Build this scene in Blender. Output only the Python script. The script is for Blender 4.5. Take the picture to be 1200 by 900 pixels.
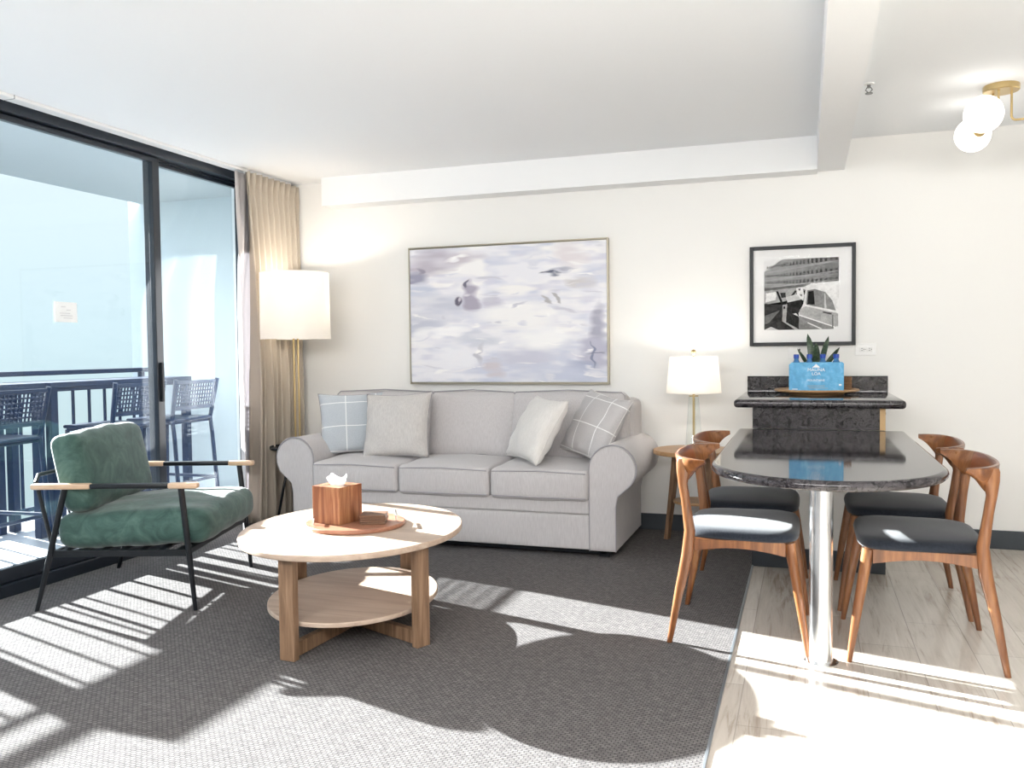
import bpy, bmesh, math, random
import numpy as np
from mathutils import Vector, Matrix, Euler
random.seed(4)
for o in list(bpy.data.objects): bpy.data.objects.remove(o, do_unlink=True)
S = bpy.context.scene
COL = S.collection
PI = math.pi

# ------------------------------------------------------------------ camera
cam = bpy.data.cameras.new('camera'); camo = bpy.data.objects.new('camera', cam); COL.objects.link(camo)
cam.sensor_fit = 'HORIZONTAL'; cam.sensor_width = 36.0; cam.lens = 36.0*1012.6/1200.0
cam.clip_start = 0.05; cam.clip_end = 200
_r = Vector((0.94690398, 0.32130658, -0.01161587)); _u = Vector((-0.00127622, 0.03988428, 0.99920349)); _f = Vector((-0.32151395, 0.94613494, -0.03817664))
camo.matrix_world = Matrix(((_r.x, _u.x, -_f.x, 0), (_r.y, _u.y, -_f.y, 0), (_r.z, _u.z, -_f.z, 1.185), (0, 0, 0, 1)))
S.camera = camo

# ------------------------------------------------------------------ light
SUN_AZ, SUN_EL = math.radians(-16.5), math.radians(18.5)
SUN_STRENGTH = 33.0
WORLD_STRENGTH = 2.25
FILL_POWER = 95.0        # power of the added fill strip behind the camera
BULB = 5.0
EXPOSURE = 0.7
S.view_settings.view_transform = 'Standard'; S.view_settings.look = 'None'
S.view_settings.exposure = EXPOSURE; S.view_settings.gamma = 1.0; S.view_settings.use_curve_mapping = False
sd = Vector((math.cos(SUN_EL)*math.cos(SUN_AZ), math.cos(SUN_EL)*math.sin(SUN_AZ), -math.sin(SUN_EL)))
sl = bpy.data.lights.new('sun', 'SUN'); sl.energy = SUN_STRENGTH; sl.angle = math.radians(0.53); sl.color = (1.0, 0.965, 0.92)
so = bpy.data.objects.new('sun', sl); COL.objects.link(so); so.rotation_euler = sd.to_track_quat('-Z', 'Y').to_euler(); so.location = (-8, 6, 5)
w = bpy.data.worlds.new('sky'); S.world = w; w.use_nodes = True; nt = w.node_tree; nt.nodes.clear()
wo = nt.nodes.new('ShaderNodeOutputWorld'); bg = nt.nodes.new('ShaderNodeBackground'); tc = nt.nodes.new('ShaderNodeTexCoord')
sx = nt.nodes.new('ShaderNodeSeparateXYZ'); rp = nt.nodes.new('ShaderNodeValToRGB')
mp = nt.nodes.new('ShaderNodeMapRange'); mp.inputs[1].default_value = -0.5; mp.inputs[2].default_value = 0.9
e = rp.color_ramp.elements; e[0].position = 0.0; e[0].color = (0.14, 0.17, 0.175, 1); e[1].position = 1.0; e[1].color = (0.70, 0.82, 1.0, 1)
for p_, c_ in ((0.30, (0.20, 0.24, 0.245, 1)), (0.37, (0.225, 0.27, 0.28, 1)), (0.48, (0.26, 0.29, 0.30, 1)), (0.62, (0.9, 0.95, 1.0, 1))):
    k = e.new(p_); k.color = c_
nt.links.new(tc.outputs['Generated'], sx.inputs[0]); nt.links.new(sx.outputs[2], mp.inputs[0]); nt.links.new(mp.outputs[0], rp.inputs[0])
nt.links.new(rp.outputs[0], bg.inputs[0]); bg.inputs[1].default_value = WORLD_STRENGTH; nt.links.new(bg.outputs[0], wo.inputs[0])

def area(name, loc, aim, sx_, sy_, power, color):
    l = bpy.data.lights.new(name, 'AREA'); l.shape = 'RECTANGLE'; l.size = sx_; l.size_y = sy_; l.energy = power; l.color = color
    o = bpy.data.objects.new(name, l); COL.objects.link(o); o.location = loc
    o.rotation_euler = (Vector(aim)-Vector(loc)).to_track_quat('-Z', 'Y').to_euler(); return o
area('fill_light_behind', (-0.3, -1.05, 2.22), (-0.3, 3.2, 0.9), 4.8, .42, FILL_POWER, (1.0, 0.985, 0.97))  # unseen area strip added to brighten the room, no real fixture there

# ------------------------------------------------------------------ materials
def mat(name, color=(.8, .8, .8), rough=.5, metal=0, spec=.5, **kw):
    m = bpy.data.materials.new(name); m.use_nodes = True
    b = m.node_tree.nodes['Principled BSDF']
    b.inputs['Base Color'].default_value = (*color, 1); b.inputs['Roughness'].default_value = rough
    b.inputs['Metallic'].default_value = metal; b.inputs['Specular IOR Level'].default_value = spec
    for k, v in kw.items(): b.inputs[k.replace('_', ' ')].default_value = v
    return m
def N(m, t, **kw):
    n = m.node_tree.nodes.new(t)
    for k, v in kw.items(): setattr(n, k, v)
    return n
def L(m, a, b): m.node_tree.links.new(a, b)
def bsdf(m): return m.node_tree.nodes['Principled BSDF']
def coords(m, scale=(1, 1, 1), rot=(0, 0, 0), kind='Object'):
    t = N(m, 'ShaderNodeTexCoord'); p = N(m, 'ShaderNodeMapping')
    p.inputs['Scale'].default_value = scale; p.inputs['Rotation'].default_value = rot
    L(m, t.outputs[kind], p.inputs[0]); return p.outputs[0]
def noise(m, vec, scale, detail=4, rough=.55, dist=0):
    n = N(m, 'ShaderNodeTexNoise'); n.inputs['Scale'].default_value = scale; n.inputs['Detail'].default_value = detail
    n.inputs['Roughness'].default_value = rough; n.inputs['Distortion'].default_value = dist; L(m, vec, n.inputs['Vector']); return n.outputs[0]
def ramp(m, fac, stops):
    r = N(m, 'ShaderNodeValToRGB'); e = r.color_ramp.elements
    e[0].position, e[0].color = stops[0][0], (*stops[0][1], 1); e[1].position, e[1].color = stops[-1][0], (*stops[-1][1], 1)
    for p, c in stops[1:-1]:
        k = e.new(p); k.color = (*c, 1)
    L(m, fac, r.inputs[0]); return r.outputs[0]
def mix(m, f, a, b, mode='MIX'):
    x = N(m, 'ShaderNodeMix', data_type='RGBA', blend_type=mode)
    for s, v in ((x.inputs[0], f), (x.inputs[6], a), (x.inputs[7], b)):
        if hasattr(v, 'links'): L(m, v, s)
        elif isinstance(v, tuple): s.default_value = (*v, 1)
        else: s.default_value = v
    return x.outputs[2]
def math_(m, op, a, b=None, c=None):
    x = N(m, 'ShaderNodeMath', operation=op)
    for i, v in enumerate((a, b, c)):
        if v is None: continue
        if hasattr(v, 'links'): L(m, v, x.inputs[i])
        else: x.inputs[i].default_value = v
    return x.outputs[0]
def bump(m, h, strength=.3, dist=.002):
    b = N(m, 'ShaderNodeBump'); b.inputs['Strength'].default_value = strength; b.inputs['Distance'].default_value = dist
    L(m, h, b.inputs['Height']); L(m, b.outputs[0], bsdf(m).inputs['Normal'])
def base(m, c): L(m, c, bsdf(m).inputs['Base Color'])

def wood(name, c1, c2, c3, axis=0, scale=1.0, rough=.4, coat=0):
    m = mat(name, rough=rough); s = [14, 14, 14]; s[axis] = 1.1
    v = coords(m, tuple(x*scale for x in s))
    n = noise(m, v, 1.6, 6, .6, .8); base(m, ramp(m, n, [(.28, c1), (.5, c2), (.72, c3)]))
    s2 = [120, 120, 120]; s2[axis] = 6; bump(m, noise(m, coords(m, tuple(s2)), 1, 2), .12, .001)
    bsdf(m).inputs['Coat Weight'].default_value = coat; return m
def fabric(name, c1, c2, streak=(40, 40, 3), rough=.9, sheen=.2, bscale=500):
    m = mat(name, rough=rough, spec=.2); n = noise(m, coords(m, streak), 4, 4, .6)
    base(m, ramp(m, n, [(.3, c1), (.7, c2)])); bump(m, noise(m, coords(m), bscale, 2), .25, .0015)
    bsdf(m).inputs['Sheen Weight'].default_value = sheen; return m

M = {}
M['wall'] = mat('wall_paint', (.86, .855, .835), .75, spec=.25)
bump(M['wall'], noise(M['wall'], coords(M['wall']), 120, 3), .05, .001)
M['ceil'] = mat('ceiling_paint', (.90, .92, .94), .8, spec=.2)
M['beam'] = mat('beam_paint', (.89, .90, .91), .75, spec=.2)
M['white'] = mat('white_plastic', (.85, .85, .84), .4)
M['black'] = mat('black_metal', (.009, .011, .014), .38, spec=.3)
M['bronze'] = mat('dark_anodised_frame', (.012, .017, .026), .30, spec=.6)
M['navy'] = mat('navy_metal', (.008, .021, .058), .4, spec=.3)
M['brass'] = mat('brass', (.58, .44, .22), .30, 1)
M['steel'] = mat('brushed_steel', (.72, .73, .74), .22, 1)
M['base'] = mat('baseboard_vinyl', (.040, .050, .062), .5)
# carpet : a small woven pattern
m = M['carpet'] = mat('carpet_loop', rough=.95, spec=.1)
v = coords(m); wv = N(m, 'ShaderNodeTexBrick'); wv.inputs['Scale'].default_value = 1; wv.inputs['Brick Width'].default_value = .021; wv.inputs['Row Height'].default_value = .0105
wv.inputs['Mortar Size'].default_value = .0022; wv.inputs['Mortar Smooth'].default_value = .6; wv.inputs['Color1'].default_value = (.215, .203, .200, 1); wv.inputs['Color2'].default_value = (.165, .155, .154, 1); wv.inputs['Mortar'].default_value = (.070, .066, .068, 1)
rv = coords(m, rot=(0, 0, .06)); L(m, rv, wv.inputs['Vector'])
n = noise(m, v, 60, 4); c = mix(m, .6, wv.outputs[0], ramp(m, n, [(.3, (.55, .55, .55)), (.7, (1.25, 1.22, 1.2))]), 'MULTIPLY'); base(m, c)
bump(m, math_(m, 'ADD', math_(m, 'MULTIPLY', wv.outputs[1], -1.0), noise(m, v, 400, 2)), .35, .002)
# wood look plank tile running along Y
m = M['tile'] = mat('plank_tile', rough=.22, spec=.5)
v = coords(m, rot=(0, 0, PI/2)); br = N(m, 'ShaderNodeTexBrick'); L(m, v, br.inputs['Vector']); br.inputs['Scale'].default_value = 1
br.inputs['Brick Width'].default_value = .92; br.inputs['Row Height'].default_value = .205; br.inputs['Mortar Size'].default_value = .0018; br.offset = .37
br.inputs['Color1'].default_value = (.66, .61, .55, 1); br.inputs['Color2'].default_value = (.54, .48, .42, 1); br.inputs['Mortar'].default_value = (.42, .38, .34, 1)
g = noise(m, coords(m, (16, 1.2, 1)), 1.7, 6, .65, 1.2); gp = noise(m, coords(m, (3, .8, 1)), 1.6, 2)
g2 = math_(m, 'MULTIPLY_ADD', gp, .35, math_(m, 'MULTIPLY', g, .72))
base(m, mix(m, .9, br.outputs[0], ramp(m, g2, [(.38, (.60, .53, .47)), (.5, (.97, .96, .95)), (.66, (1.12, 1.12, 1.12))]), 'MULTIPLY'))
bump(m, math_(m, 'MULTIPLY', br.outputs[1], -1.0), .3, .001)
# granite
m = M['granite'] = mat('dark_granite', rough=.06, spec=.5)
v = coords(m); n1 = noise(m, v, 24, 12, .85, 1.2); n2 = noise(m, coords(m, (1, 1.3, 2)), 70, 10, .85, 1.0)
c = ramp(m, n1, [(.34, (.004, .004, .005)), (.48, (.012, .010, .013)), (.54, (.085, .078, .085)), (.58, (.016, .013, .016)), (.8, (.007, .006, .008))])
c2 = ramp(m, n2, [(.57, (.0, .0, .0)), (.64, (.05, .047, .05)), (.72, (.34, .33, .34))]); base(m, mix(m, .5, c, c2, 'ADD'))
# woods
M['pale_oak'] = wood('pale_oak', (.38, .28, .21), (.48, .365, .285), (.56, .45, .36), 0, 1, .45)
M['oak_leg'] = wood('oak_leg', (.12, .065, .035), (.22, .13, .075), (.36, .23, .145), 2, 1.6, .5)
M['teak'] = wood('teak', (.085, .028, .010), (.20, .073, .024), (.33, .150, .055), 2, 1.2, .33, .3)
M['teak_y'] = wood('teak_crest', (.12, .026, .008), (.20, .050, .014), (.30, .085, .026), 1, 1.2, .33, .3)
M['acacia'] = wood('acacia', (.10, .028, .012), (.24, .085, .034), (.42, .21, .10), 2, 1.5, .45)
M['acacia_x'] = wood('acacia_tray', (.22, .085, .05), (.34, .15, .09), (.44, .23, .15), 0, 1.0, .35)
M['coaster'] = wood('coaster_wood', (.06, .025, .012), (.13, .06, .03), (.22, .12, .065), 0, 2.5, .5)
M['sidewood'] = wood('side_table_wood', (.30, .16, .07), (.42, .25, .12), (.52, .33, .17), 0, 1, .4)
M['armwood'] = wood('armrest_wood', (.46, .30, .19), (.58, .41, .28), (.66, .50, .36), 0, 1.5, .45)
M['strip'] = mat('maple_edge', (.55, .36, .17), .5)
# fabrics
M['sofa'] = fabric('sofa_linen', (.46, .44, .445), (.56, .54, .545), (60, 60, 5))
M['sofa_dark'] = mat('sofa_piping', (.33, .32, .34), .9)
M['pillow'] = fabric('pillow_linen', (.47, .45, .44), (.60, .58, .56), (60, 6, 60))
M['pillow_light'] = fabric('pillow_cream_linen', (.62, .60, .58), (.72, .70, .68), (60, 6, 60))
def windowpane(name, c1, c2, pu, pv, off):
    m = fabric(name, c1, c2, (60, 60, 6)); b = bsdf(m); src = b.inputs['Base Color'].links[0].from_socket
    t = N(m, 'ShaderNodeTexCoord'); s = N(m, 'ShaderNodeSeparateXYZ'); L(m, t.outputs['Object'], s.inputs[0])
    out = None
    for ax, per, of in ((0, pu, off[0]), (1, pv, off[1])):
        a = math_(m, 'PINGPONG', math_(m, 'ADD', s.outputs[ax], of), per/2)
        k = math_(m, 'LESS_THAN', a, .0028); out = k if out is None else math_(m, 'MAXIMUM', out, k)
    base(m, mix(m, math_(m, 'MULTIPLY', out, .85), src, (.88, .88, .87))); return m
M['pane_blue'] = windowpane('windowpane_fabric_blue', (.42, .46, .50), (.52, .56, .60), .20, .16, (.04, .03))
M['pane_grey'] = windowpane('windowpane_fabric_grey', (.44, .43, .44), (.54, .52, .52), .17, .17, (.06, .02))
m = M['velvet'] = mat('green_velvet', rough=.7, spec=.25)
n = noise(m, coords(m), 9, 5, .65, 1.5); base(m, ramp(m, n, [(.28, (.026, .060, .053)), (.52, (.052, .105, .090)), (.74, (.092, .158, .135))]))
bsdf(m).inputs['Sheen Weight'].default_value = .3; bsdf(m).inputs['Sheen Roughness'].default_value = .4; bump(m, noise(m, coords(m), 14, 3), .25, .006)
m = M['seat'] = fabric('charcoal_seat_fabric', (.010, .014, .022), (.021, .026, .038), (30, 30, 30), .85, .25)
def cloth(name, col, trans, k=.35):
    m = mat(name, col, .85, spec=.15); nt = m.node_tree; t = N(m, 'ShaderNodeBsdfTranslucent'); t.inputs[0].default_value = (*trans, 1)
    x = N(m, 'ShaderNodeMixShader'); x.inputs[0].default_value = k
    L(m, bsdf(m).outputs[0], x.inputs[1]); L(m, t.outputs[0], x.inputs[2]); L(m, x.outputs[0], nt.nodes['Material Output'].inputs[0]); return m
M['curtain'] = cloth('beige_drape', (.60, .53, .44), (.50, .43, .34), .12)
M['lining'] = cloth('drape_lining', (.74, .70, .69), (.66, .64, .66), .3)
M['shade'] = cloth('lamp_shade_linen', (.93, .92, .90), (.96, .94, .90), .5)
m = M['globe'] = mat('opal_globe', (.95, .93, .9), .2); bsdf(m).inputs['Emission Color'].default_value = (1, .95, .88, 1); bsdf(m).inputs['Emission Strength'].default_value = 1.6
# thin glass
def thin_glass(name, tint, refl=1.0):
    m = bpy.data.materials.new(name); m.use_nodes = True; nt = m.node_tree; nt.nodes.clear()
    o = N(m, 'ShaderNodeOutputMaterial'); t = N(m, 'ShaderNodeBsdfTransparent'); t.inputs[0].default_value = (*tint, 1)
    g = N(m, 'ShaderNodeBsdfGlossy'); g.inputs['Roughness'].default_value = .0; g.inputs[0].default_value = (.9, .95, 1, 1)
    f = N(m, 'ShaderNodeLayerWeight'); f.inputs[0].default_value = .5; x = N(m, 'ShaderNodeMixShader')
    fr = math_(m, 'MULTIPLY_ADD', math_(m, 'POWER', f.outputs['Facing'], 5.0), .9, .028)
    L(m, math_(m, 'MULTIPLY', fr, refl), x.inputs[0]); L(m, t.outputs[0], x.inputs[1]); L(m, g.outputs[0], x.inputs[2]); L(m, x.outputs[0], o.inputs[0]); return m
M['glass'] = thin_glass('door_glass', (.925, .965, .985)); M['clear'] = thin_glass('clear_glass', (.95, .97, .96), 1.4); M['picglass'] = thin_glass('picture_glass', (.98, .98, .98), .04)
M['bottle'] = mat('blue_bottle_plastic', (.10, .36, .75), .12, spec=.6, Transmission_Weight=.5)
M['cap'] = mat('blue_cap', (.01, .06, .38), .35)
m = M['carton'] = mat('light_blue_carton', rough=.45); n = noise(m, coords(m), 28, 3, .6, .5); base(m, ramp(m, n, [(.35, (.075, .33, .60)), (.55, (.11, .43, .72)), (.7, (.22, .54, .80))]))
M['ink'] = mat('white_print', (.88, .90, .92), .5); M['inkgrey'] = mat('grey_print', (.30, .36, .42), .5)
m = M['leaf'] = mat('snake_plant_leaf', rough=.4); n = noise(m, coords(m, (1, 1, 5)), 22, 3); base(m, ramp(m, n, [(.4, (.015, .04, .022)), (.6, (.06, .10, .05))]))
M['pot'] = mat('dark_pot', (.03, .03, .03), .5)
M['basket'] = wood('woven_basket', (.10, .045, .02), (.24, .12, .05), (.38, .20, .09), 0, 4, .7)
M['tissue'] = cloth('tissue', (.92, .92, .92), (.9, .9, .9), .3)
M['bfloor'] = mat('balcony_coating', (.50, .52, .55), .45)
m = M['outwall'] = mat('balcony_stucco', (.60, .66, .68), .8); bump(m, noise(m, coords(m), 60, 4), .2, .004)
M['slab'] = mat('balcony_soffit_paint', (.50, .54, .55), .85)
M['mat_board'] = mat('white_mat_board', (.84, .84, .84), .9, spec=.1)
M['silver'] = mat('champagne_frame', (.42, .38, .30), .35, .7)
M['socket'] = mat('socket_slot', (.05, .05, .05), .5)
def vcol(name, rough=.7):
    m = mat(name, rough=rough, spec=.12); a = N(m, 'ShaderNodeVertexColor', layer_name='Col'); base(m, a.outputs[0]); return m
M['canvas'] = vcol('painted_canvas', .6); M['print'] = vcol('photo_print', .9)
bump(M['canvas'], noise(M['canvas'], coords(M['canvas'], (1, 1, 4)), 18, 6), .35, .004)

# ------------------------------------------------------------------ mesh helpers
def nb(): return bmesh.new()
def T(loc=(0, 0, 0), rot=(0, 0, 0)): return Matrix.Translation(loc) @ Euler(rot).to_matrix().to_4x4()
def box(bm, c, s, r=0, rot=(0, 0, 0), seg=2, mx=None):
    g = bmesh.ops.create_cube(bm, size=1); vs = g['verts']
    bmesh.ops.scale(bm, vec=s, verts=vs)
    if r:
        es = list({e for v in vs for e in v.link_edges}); q = bmesh.ops.bevel(bm, geom=es, offset=r, segments=seg, profile=.5, affect='EDGES', clamp_overlap=True)
        vs = list({v for f in q['faces'] for v in f.verts} | {v for v in vs if v.is_valid})
    bmesh.ops.transform(bm, matrix=(mx or Matrix()) @ T(c, rot), verts=vs); return bm
def cyl(bm, p0, p1, r0, r1=None, n=20, cap=True):
    p0, p1 = Vector(p0), Vector(p1); r1 = r0 if r1 is None else r1; d = p1-p0
    g = bmesh.ops.create_cone(bm, cap_ends=cap, segments=n, radius1=r0, radius2=r1, depth=d.length)
    bmesh.ops.transform(bm, matrix=Matrix.Translation((p0+p1)/2) @ d.to_track_quat('Z', 'Y').to_matrix().to_4x4(), verts=g['verts']); return bm
def loft(bm, rings, close=True, cap=True):
    R_ = [[bm.verts.new(p) for p in r] for r in rings]
    n = len(R_[0])
    for a, b in zip(R_, R_[1:]):
        for i in range(n if close else n-1):
            j = (i+1) % n; bm.faces.new((a[i], a[j], b[j], b[i]))
    if cap and close:
        bm.faces.new(list(reversed(R_[0]))); bm.faces.new(R_[-1])
    return bm
def tube(bm, pts, r, n=8, closed=False):
    pts = [Vector(p) for p in pts]; m_ = len(pts); rings = []; prev = None
    for i, p in enumerate(pts):
        a = pts[(i-1) % m_] if (closed or i > 0) else p; b = pts[(i+1) % m_] if (closed or i < m_-1) else p
        t = (b-a).normalized()
        if prev is None: u = t.orthogonal().normalized()
        else: u = (prev-t*prev.dot(t)).normalized()
        prev = u; v = t.cross(u); rr = r[i] if isinstance(r, (list, tuple)) else r
        rings.append([p+u*math.cos(k*2*PI/n)*rr+v*math.sin(k*2*PI/n)*rr for k in range(n)])
    if closed: loft(bm, rings+[rings[0]], True, False); bmesh.ops.remove_doubles(bm, verts=bm.verts, dist=1e-6)
    else: loft(bm, rings)
    return bm
def lathe(bm, prof, n=40, mx=None):
    rings = [[(mx or Matrix()) @ Vector((max(r, 1e-4)*math.cos(k*2*PI/n), max(r, 1e-4)*math.sin(k*2*PI/n), z)) for k in range(n)] for r, z in prof]
    return loft(bm, rings)
def prism(bm, poly, a, b, axis=2, mx=None):
    """poly of 2D points extruded a..b along axis"""
    def P(p, t):
        q = {0: (t, p[0], p[1]), 1: (p[0], t, p[1]), 2: (p[0], p[1], t)}[axis]; return (mx or Matrix()) @ Vector(q)
    return loft(bm, [[P(p, a) for p in poly], [P(p, b) for p in poly]])
def ellipse(cx, cy, a, b, rot=0, n=64):
    return [(cx+a*math.cos(t)*math.cos(rot)-b*math.sin(t)*math.sin(rot), cy+a*math.cos(t)*math.sin(rot)+b*math.sin(t)*math.cos(rot)) for t in [k*2*PI/n for k in range(n)]]
def slab(bm, poly, z0, z1, r=.004, mx=None):
    """flat plate from an outline with softly rounded rim"""
    c = Vector((sum(p[0] for p in poly)/len(poly), sum(p[1] for p in poly)/len(poly)))
    def inset(d): return [((Vector(p)-c)*(1-d/max((Vector(p)-c).length, 1e-6))+c) for p in poly]
    rings = []
    for k in range(4): a = k/3*PI/2; rings.append((inset(r*(1-math.sin(a))), z0+r*(1-math.cos(a))))
    for k in range(4): a = k/3*PI/2; rings.append((inset(r*(1-math.cos(a))), z1-r+r*math.sin(a)))
    return loft(bm, [[(mx or Matrix()) @ Vector((p[0], p[1], z)) for p in q] for q, z in rings])
def cushion(bm, h, r, crown=(0, 0, 0), n=14, mx=None, sag=0):
    """soft box: half sizes h, corner radius r, crown = bulge per axis"""
    def ax(hh):
        k = [0, .25, .6, 1.0]; e_ = [-hh+r*x for x in k]; inn = [-hh+r+(2*(hh-r))*i/n for i in range(1, n)]; return e_+inn+[-x for x in reversed(e_)]
    A = [ax(x) for x in h]; cache = {}
    def V(p):
        key = tuple(round(x, 6) for x in p)
        if key not in cache:
            q = Vector(p); inner = Vector([max(-(h[i]-r), min(h[i]-r, q[i])) for i in range(3)]); d = q-inner
            s = inner+(d.normalized()*r if d.length > 1e-9 else d)
            o = s.copy()
            for i in range(3):
                j, k = [x for x in range(3) if x != i]
                o[i] += crown[i]*(s[i]/h[i])*(1-(s[j]/h[j])**2)*(1-(s[k]/h[k])**2)
            if sag: o[2] += sag*math.sin(s[0]*23+s[1]*9)*.5+sag*math.sin(s[1]*31-s[0]*7)*.5
            cache[key] = bm.verts.new((mx or Matrix()) @ o)
        return cache[key]
    for i in range(3):
        j, k = [(1, 2), (2, 0), (0, 1)][i]
        for sgn in (-1, 1):
            for a in range(len(A[j])-1):
                for b in range(len(A[k])-1):
                    q = []
                    for da, db in ((0, 0), (1, 0), (1, 1), (0, 1)):
                        p = [0, 0, 0]; p[i] = sgn*h[i]; p[j] = A[j][a+da]; p[k] = A[k][b+db]; q.append(V(p))
                    if sgn < 0: q.reverse()
                    try: bm.faces.new(q)
                    except ValueError: pass
    return bm
def throw(bm, W, H, Tk, n=26, seed=0):
    """knife-edge pillow with pinched sides and ears, lying in local XY"""
    rnd = random.Random(seed); ph = [rnd.uniform(0, 6) for _ in range(4)]
    top = {}; bot = {}
    for i in range(n+1):
        for j in range(n+1):
            u = -1+2*i/n; v = -1+2*j/n; u = math.sin(u*PI/2)*.35+u*.65; v = math.sin(v*PI/2)*.35+v*.65
            x = u*W/2*(1-.085*(1-v*v)*abs(u)); y = v*H/2*(1-.085*(1-u*u)*abs(v))
            t = Tk/2*((1-u**2)*(1-v**2))**.42+.004
            wr = .006*math.sin(6*u+ph[0])*math.sin(5*v+ph[1])*(1-u*u)*(1-v*v)+.004*math.sin(13*u*v+ph[2])
            edge = i in (0, n) or j in (0, n)
            top[i, j] = bm.verts.new((x, y, 0 if edge else t+wr)); bot[i, j] = top[i, j] if edge else bm.verts.new((x, y, -t+wr))
    for i in range(n):
        for j in range(n):
            bm.faces.new((top[i, j], top[i+1, j], top[i+1, j+1], top[i, j+1]))
            q = (bot[i, j], bot[i, j+1], bot[i+1, j+1], bot[i+1, j])
            try: bm.faces.new(q)
            except ValueError: pass
    return [top[i, 0].co.copy() for i in range(n)]+[top[n, j].co.copy() for j in range(n)]+[top[i, n].co.copy() for i in range(n, 0, -1)]+[top[0, j].co.copy() for j in range(n, 0, -1)]

def obj(name, bm, m, parent=None, smooth=False, loc=None, rot=None, angle=35):
    me = bpy.data.meshes.new(name)
    bmesh.ops.recalc_face_normals(bm, faces=bm.faces)
    if smooth:
        for f in bm.faces: f.smooth = len(f.verts) <= 4
        for e_ in bm.edges:
            if len(e_.link_faces) == 2 and e_.calc_face_angle(0) > math.radians(angle): e_.smooth = False
    bm.to_mesh(me); bm.free(); me.materials.append(M[m] if isinstance(m, str) else m)
    o = bpy.data.objects.new(name, me); COL.objects.link(o)
    if parent: o.parent = parent
    if loc: o.location = loc
    if rot: o.rotation_euler = rot
    return o
def thing(name, label, cat, loc=(0, 0, 0), rz=0, group=None):
    o = bpy.data.objects.new(name, None); COL.objects.link(o); o.location = loc; o.rotation_euler = (0, 0, rz); o.empty_display_size = .1
    o['label'] = label; o['category'] = cat
    if group: o['group'] = group
    return o
def tag(o, label, cat, group=None):
    o['label'] = label; o['category'] = cat
    if group: o['group'] = group
    return o
def struct(name, bm, m, smooth=False):
    o = obj(name, bm, m, None, smooth); o['kind'] = 'structure'; return o
def dup(root, loc, rz, label, group=None):
    r = root.copy(); COL.objects.link(r); r.location = loc; r.rotation_euler = (0, 0, rz); r['label'] = label
    if group: r['group'] = group
    for ch in list(root.children):
        c = ch.copy(); COL.objects.link(c); c.parent = r
        for g in list(ch.children):
            d = g.copy(); COL.objects.link(d); d.parent = c
    return r
def B(c, s, r=0, **k): return box(nb(), c, s, r, **k)
def BB(x0, x1, y0, y1, z0, z1, r=0): return box(nb(), ((x0+x1)/2, (y0+y1)/2, (z0+z1)/2), (x1-x0, y1-y0, z1-z0), r)

# ------------------------------------------------------------------ room shell
YW = 5.642; HC = 2.44
struct('floor', BB(-.27, 2.75, -1.3, YW+.02, -.1, 0), 'tile')
struct('floor_carpet', BB(-3.72, -.27, -1.3, YW+.02, -.1, .004), 'carpet')
struct('trim_1', BB(-.276, -.266, -1.3, 4.84, -.01, .006, .001), mat('floor_edge_strip', (.30, .33, .36), .3, .6))
struct('ceiling', BB(-3.72, 2.75, -1.3, YW+.02, HC, HC+.12), 'ceil')
struct('wall_back', BB(-4.0, 2.75, YW, YW+.12, -.1, HC+.12), 'wall')
struct('wall_right', BB(2.63, 2.75, -1.3, YW, 0, HC), 'wall')
struct('wall_left', BB(-3.92, -3.70, 5.30, YW, -.1, HC+.12), 'wall')
struct('wall_left_near', BB(-3.92, -3.70, -1.3, .55, -.1, HC+.12), 'wall')
b = B((-.5, -1.36, 1.22), (6.5, .12, 2.44))
struct('wall_front', b, 'wall')
struct('ceiling_beam', BB(.065, .222, -1.3, YW, 2.257, HC), 'beam')
struct('ceiling_soffit', BB(-3.29, .065, 5.482, YW, 2.242, HC), 'beam')
struct('baseboard_back', BB(-3.7, 2.63, YW-.014, YW, 0, .108, .003), 'base')
struct('baseboard_left', BB(-3.70, -3.686, 5.30, YW, 0, .108, .003), 'base')

# sliding door
XG = -3.78
dr = thing('door_1', 'black framed sliding glass balcony door filling the left wall', 'door'); del dr['label']; del dr['category']; dr['kind'] = 'structure'
b = nb(); box(b, (-3.775, 2.92, 2.412), (.15, 4.76, .056), .003); box(b, (-3.79, 2.92, 2.378), (.06, 4.76, .016)); obj('door_head_frame', b, 'bronze', dr)
b = nb(); box(b, (-3.79, 2.92, .03), (.16, 4.76, .075), .006); box(b, (-3.752, 2.92, .075), (.012, 4.76, .03), .002); box(b, (-3.83, 2.92, .075), (.012, 4.76, .03), .002); obj('door_sill', b, 'bronze', dr)
for y in (.58, 5.27): obj('door_jamb', B((-3.78, y, 1.2), (.14, .06, 2.4), .003), 'bronze', dr)
def panel(y0, y1, x):
    f = nb()
    for y in (y0+.03, y1-.03): box(f, (x, y, 1.22), (.038, .06, 2.32), .004)
    box(f, (x, (y0+y1)/2, .105), (.038, y1-y0-.1, .07), .004); box(f, (x, (y0+y1)/2, 2.365), (.038, y1-y0-.1, .03), .004)
    p = obj('sliding_panel', f, 'bronze', dr)
    obj('glass_pane', B((x, (y0+y1)/2, 1.245), (.006, y1-y0-.11, 2.215)), 'glass', p)
    return p
panel(.60, 2.02, -3.80); panel(1.96, 4.345, -3.752); panel(4.30, 5.25, -3.80)
b = nb(); box(b, (-3.728, 4.317, 1.02), (.022, .022, .24), .004); obj('door_handle', b, 'black', dr)
t = thing('notice', 'small white printed notice stuck on the left door glass', 'notice', (-3.747, 3.625, 1.42))
obj('paper', B((0, 0, 0), (.0015, .145, .108)), mat('notice_paper', (.9, .92, .93), .6), t)
b = nb()
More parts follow.
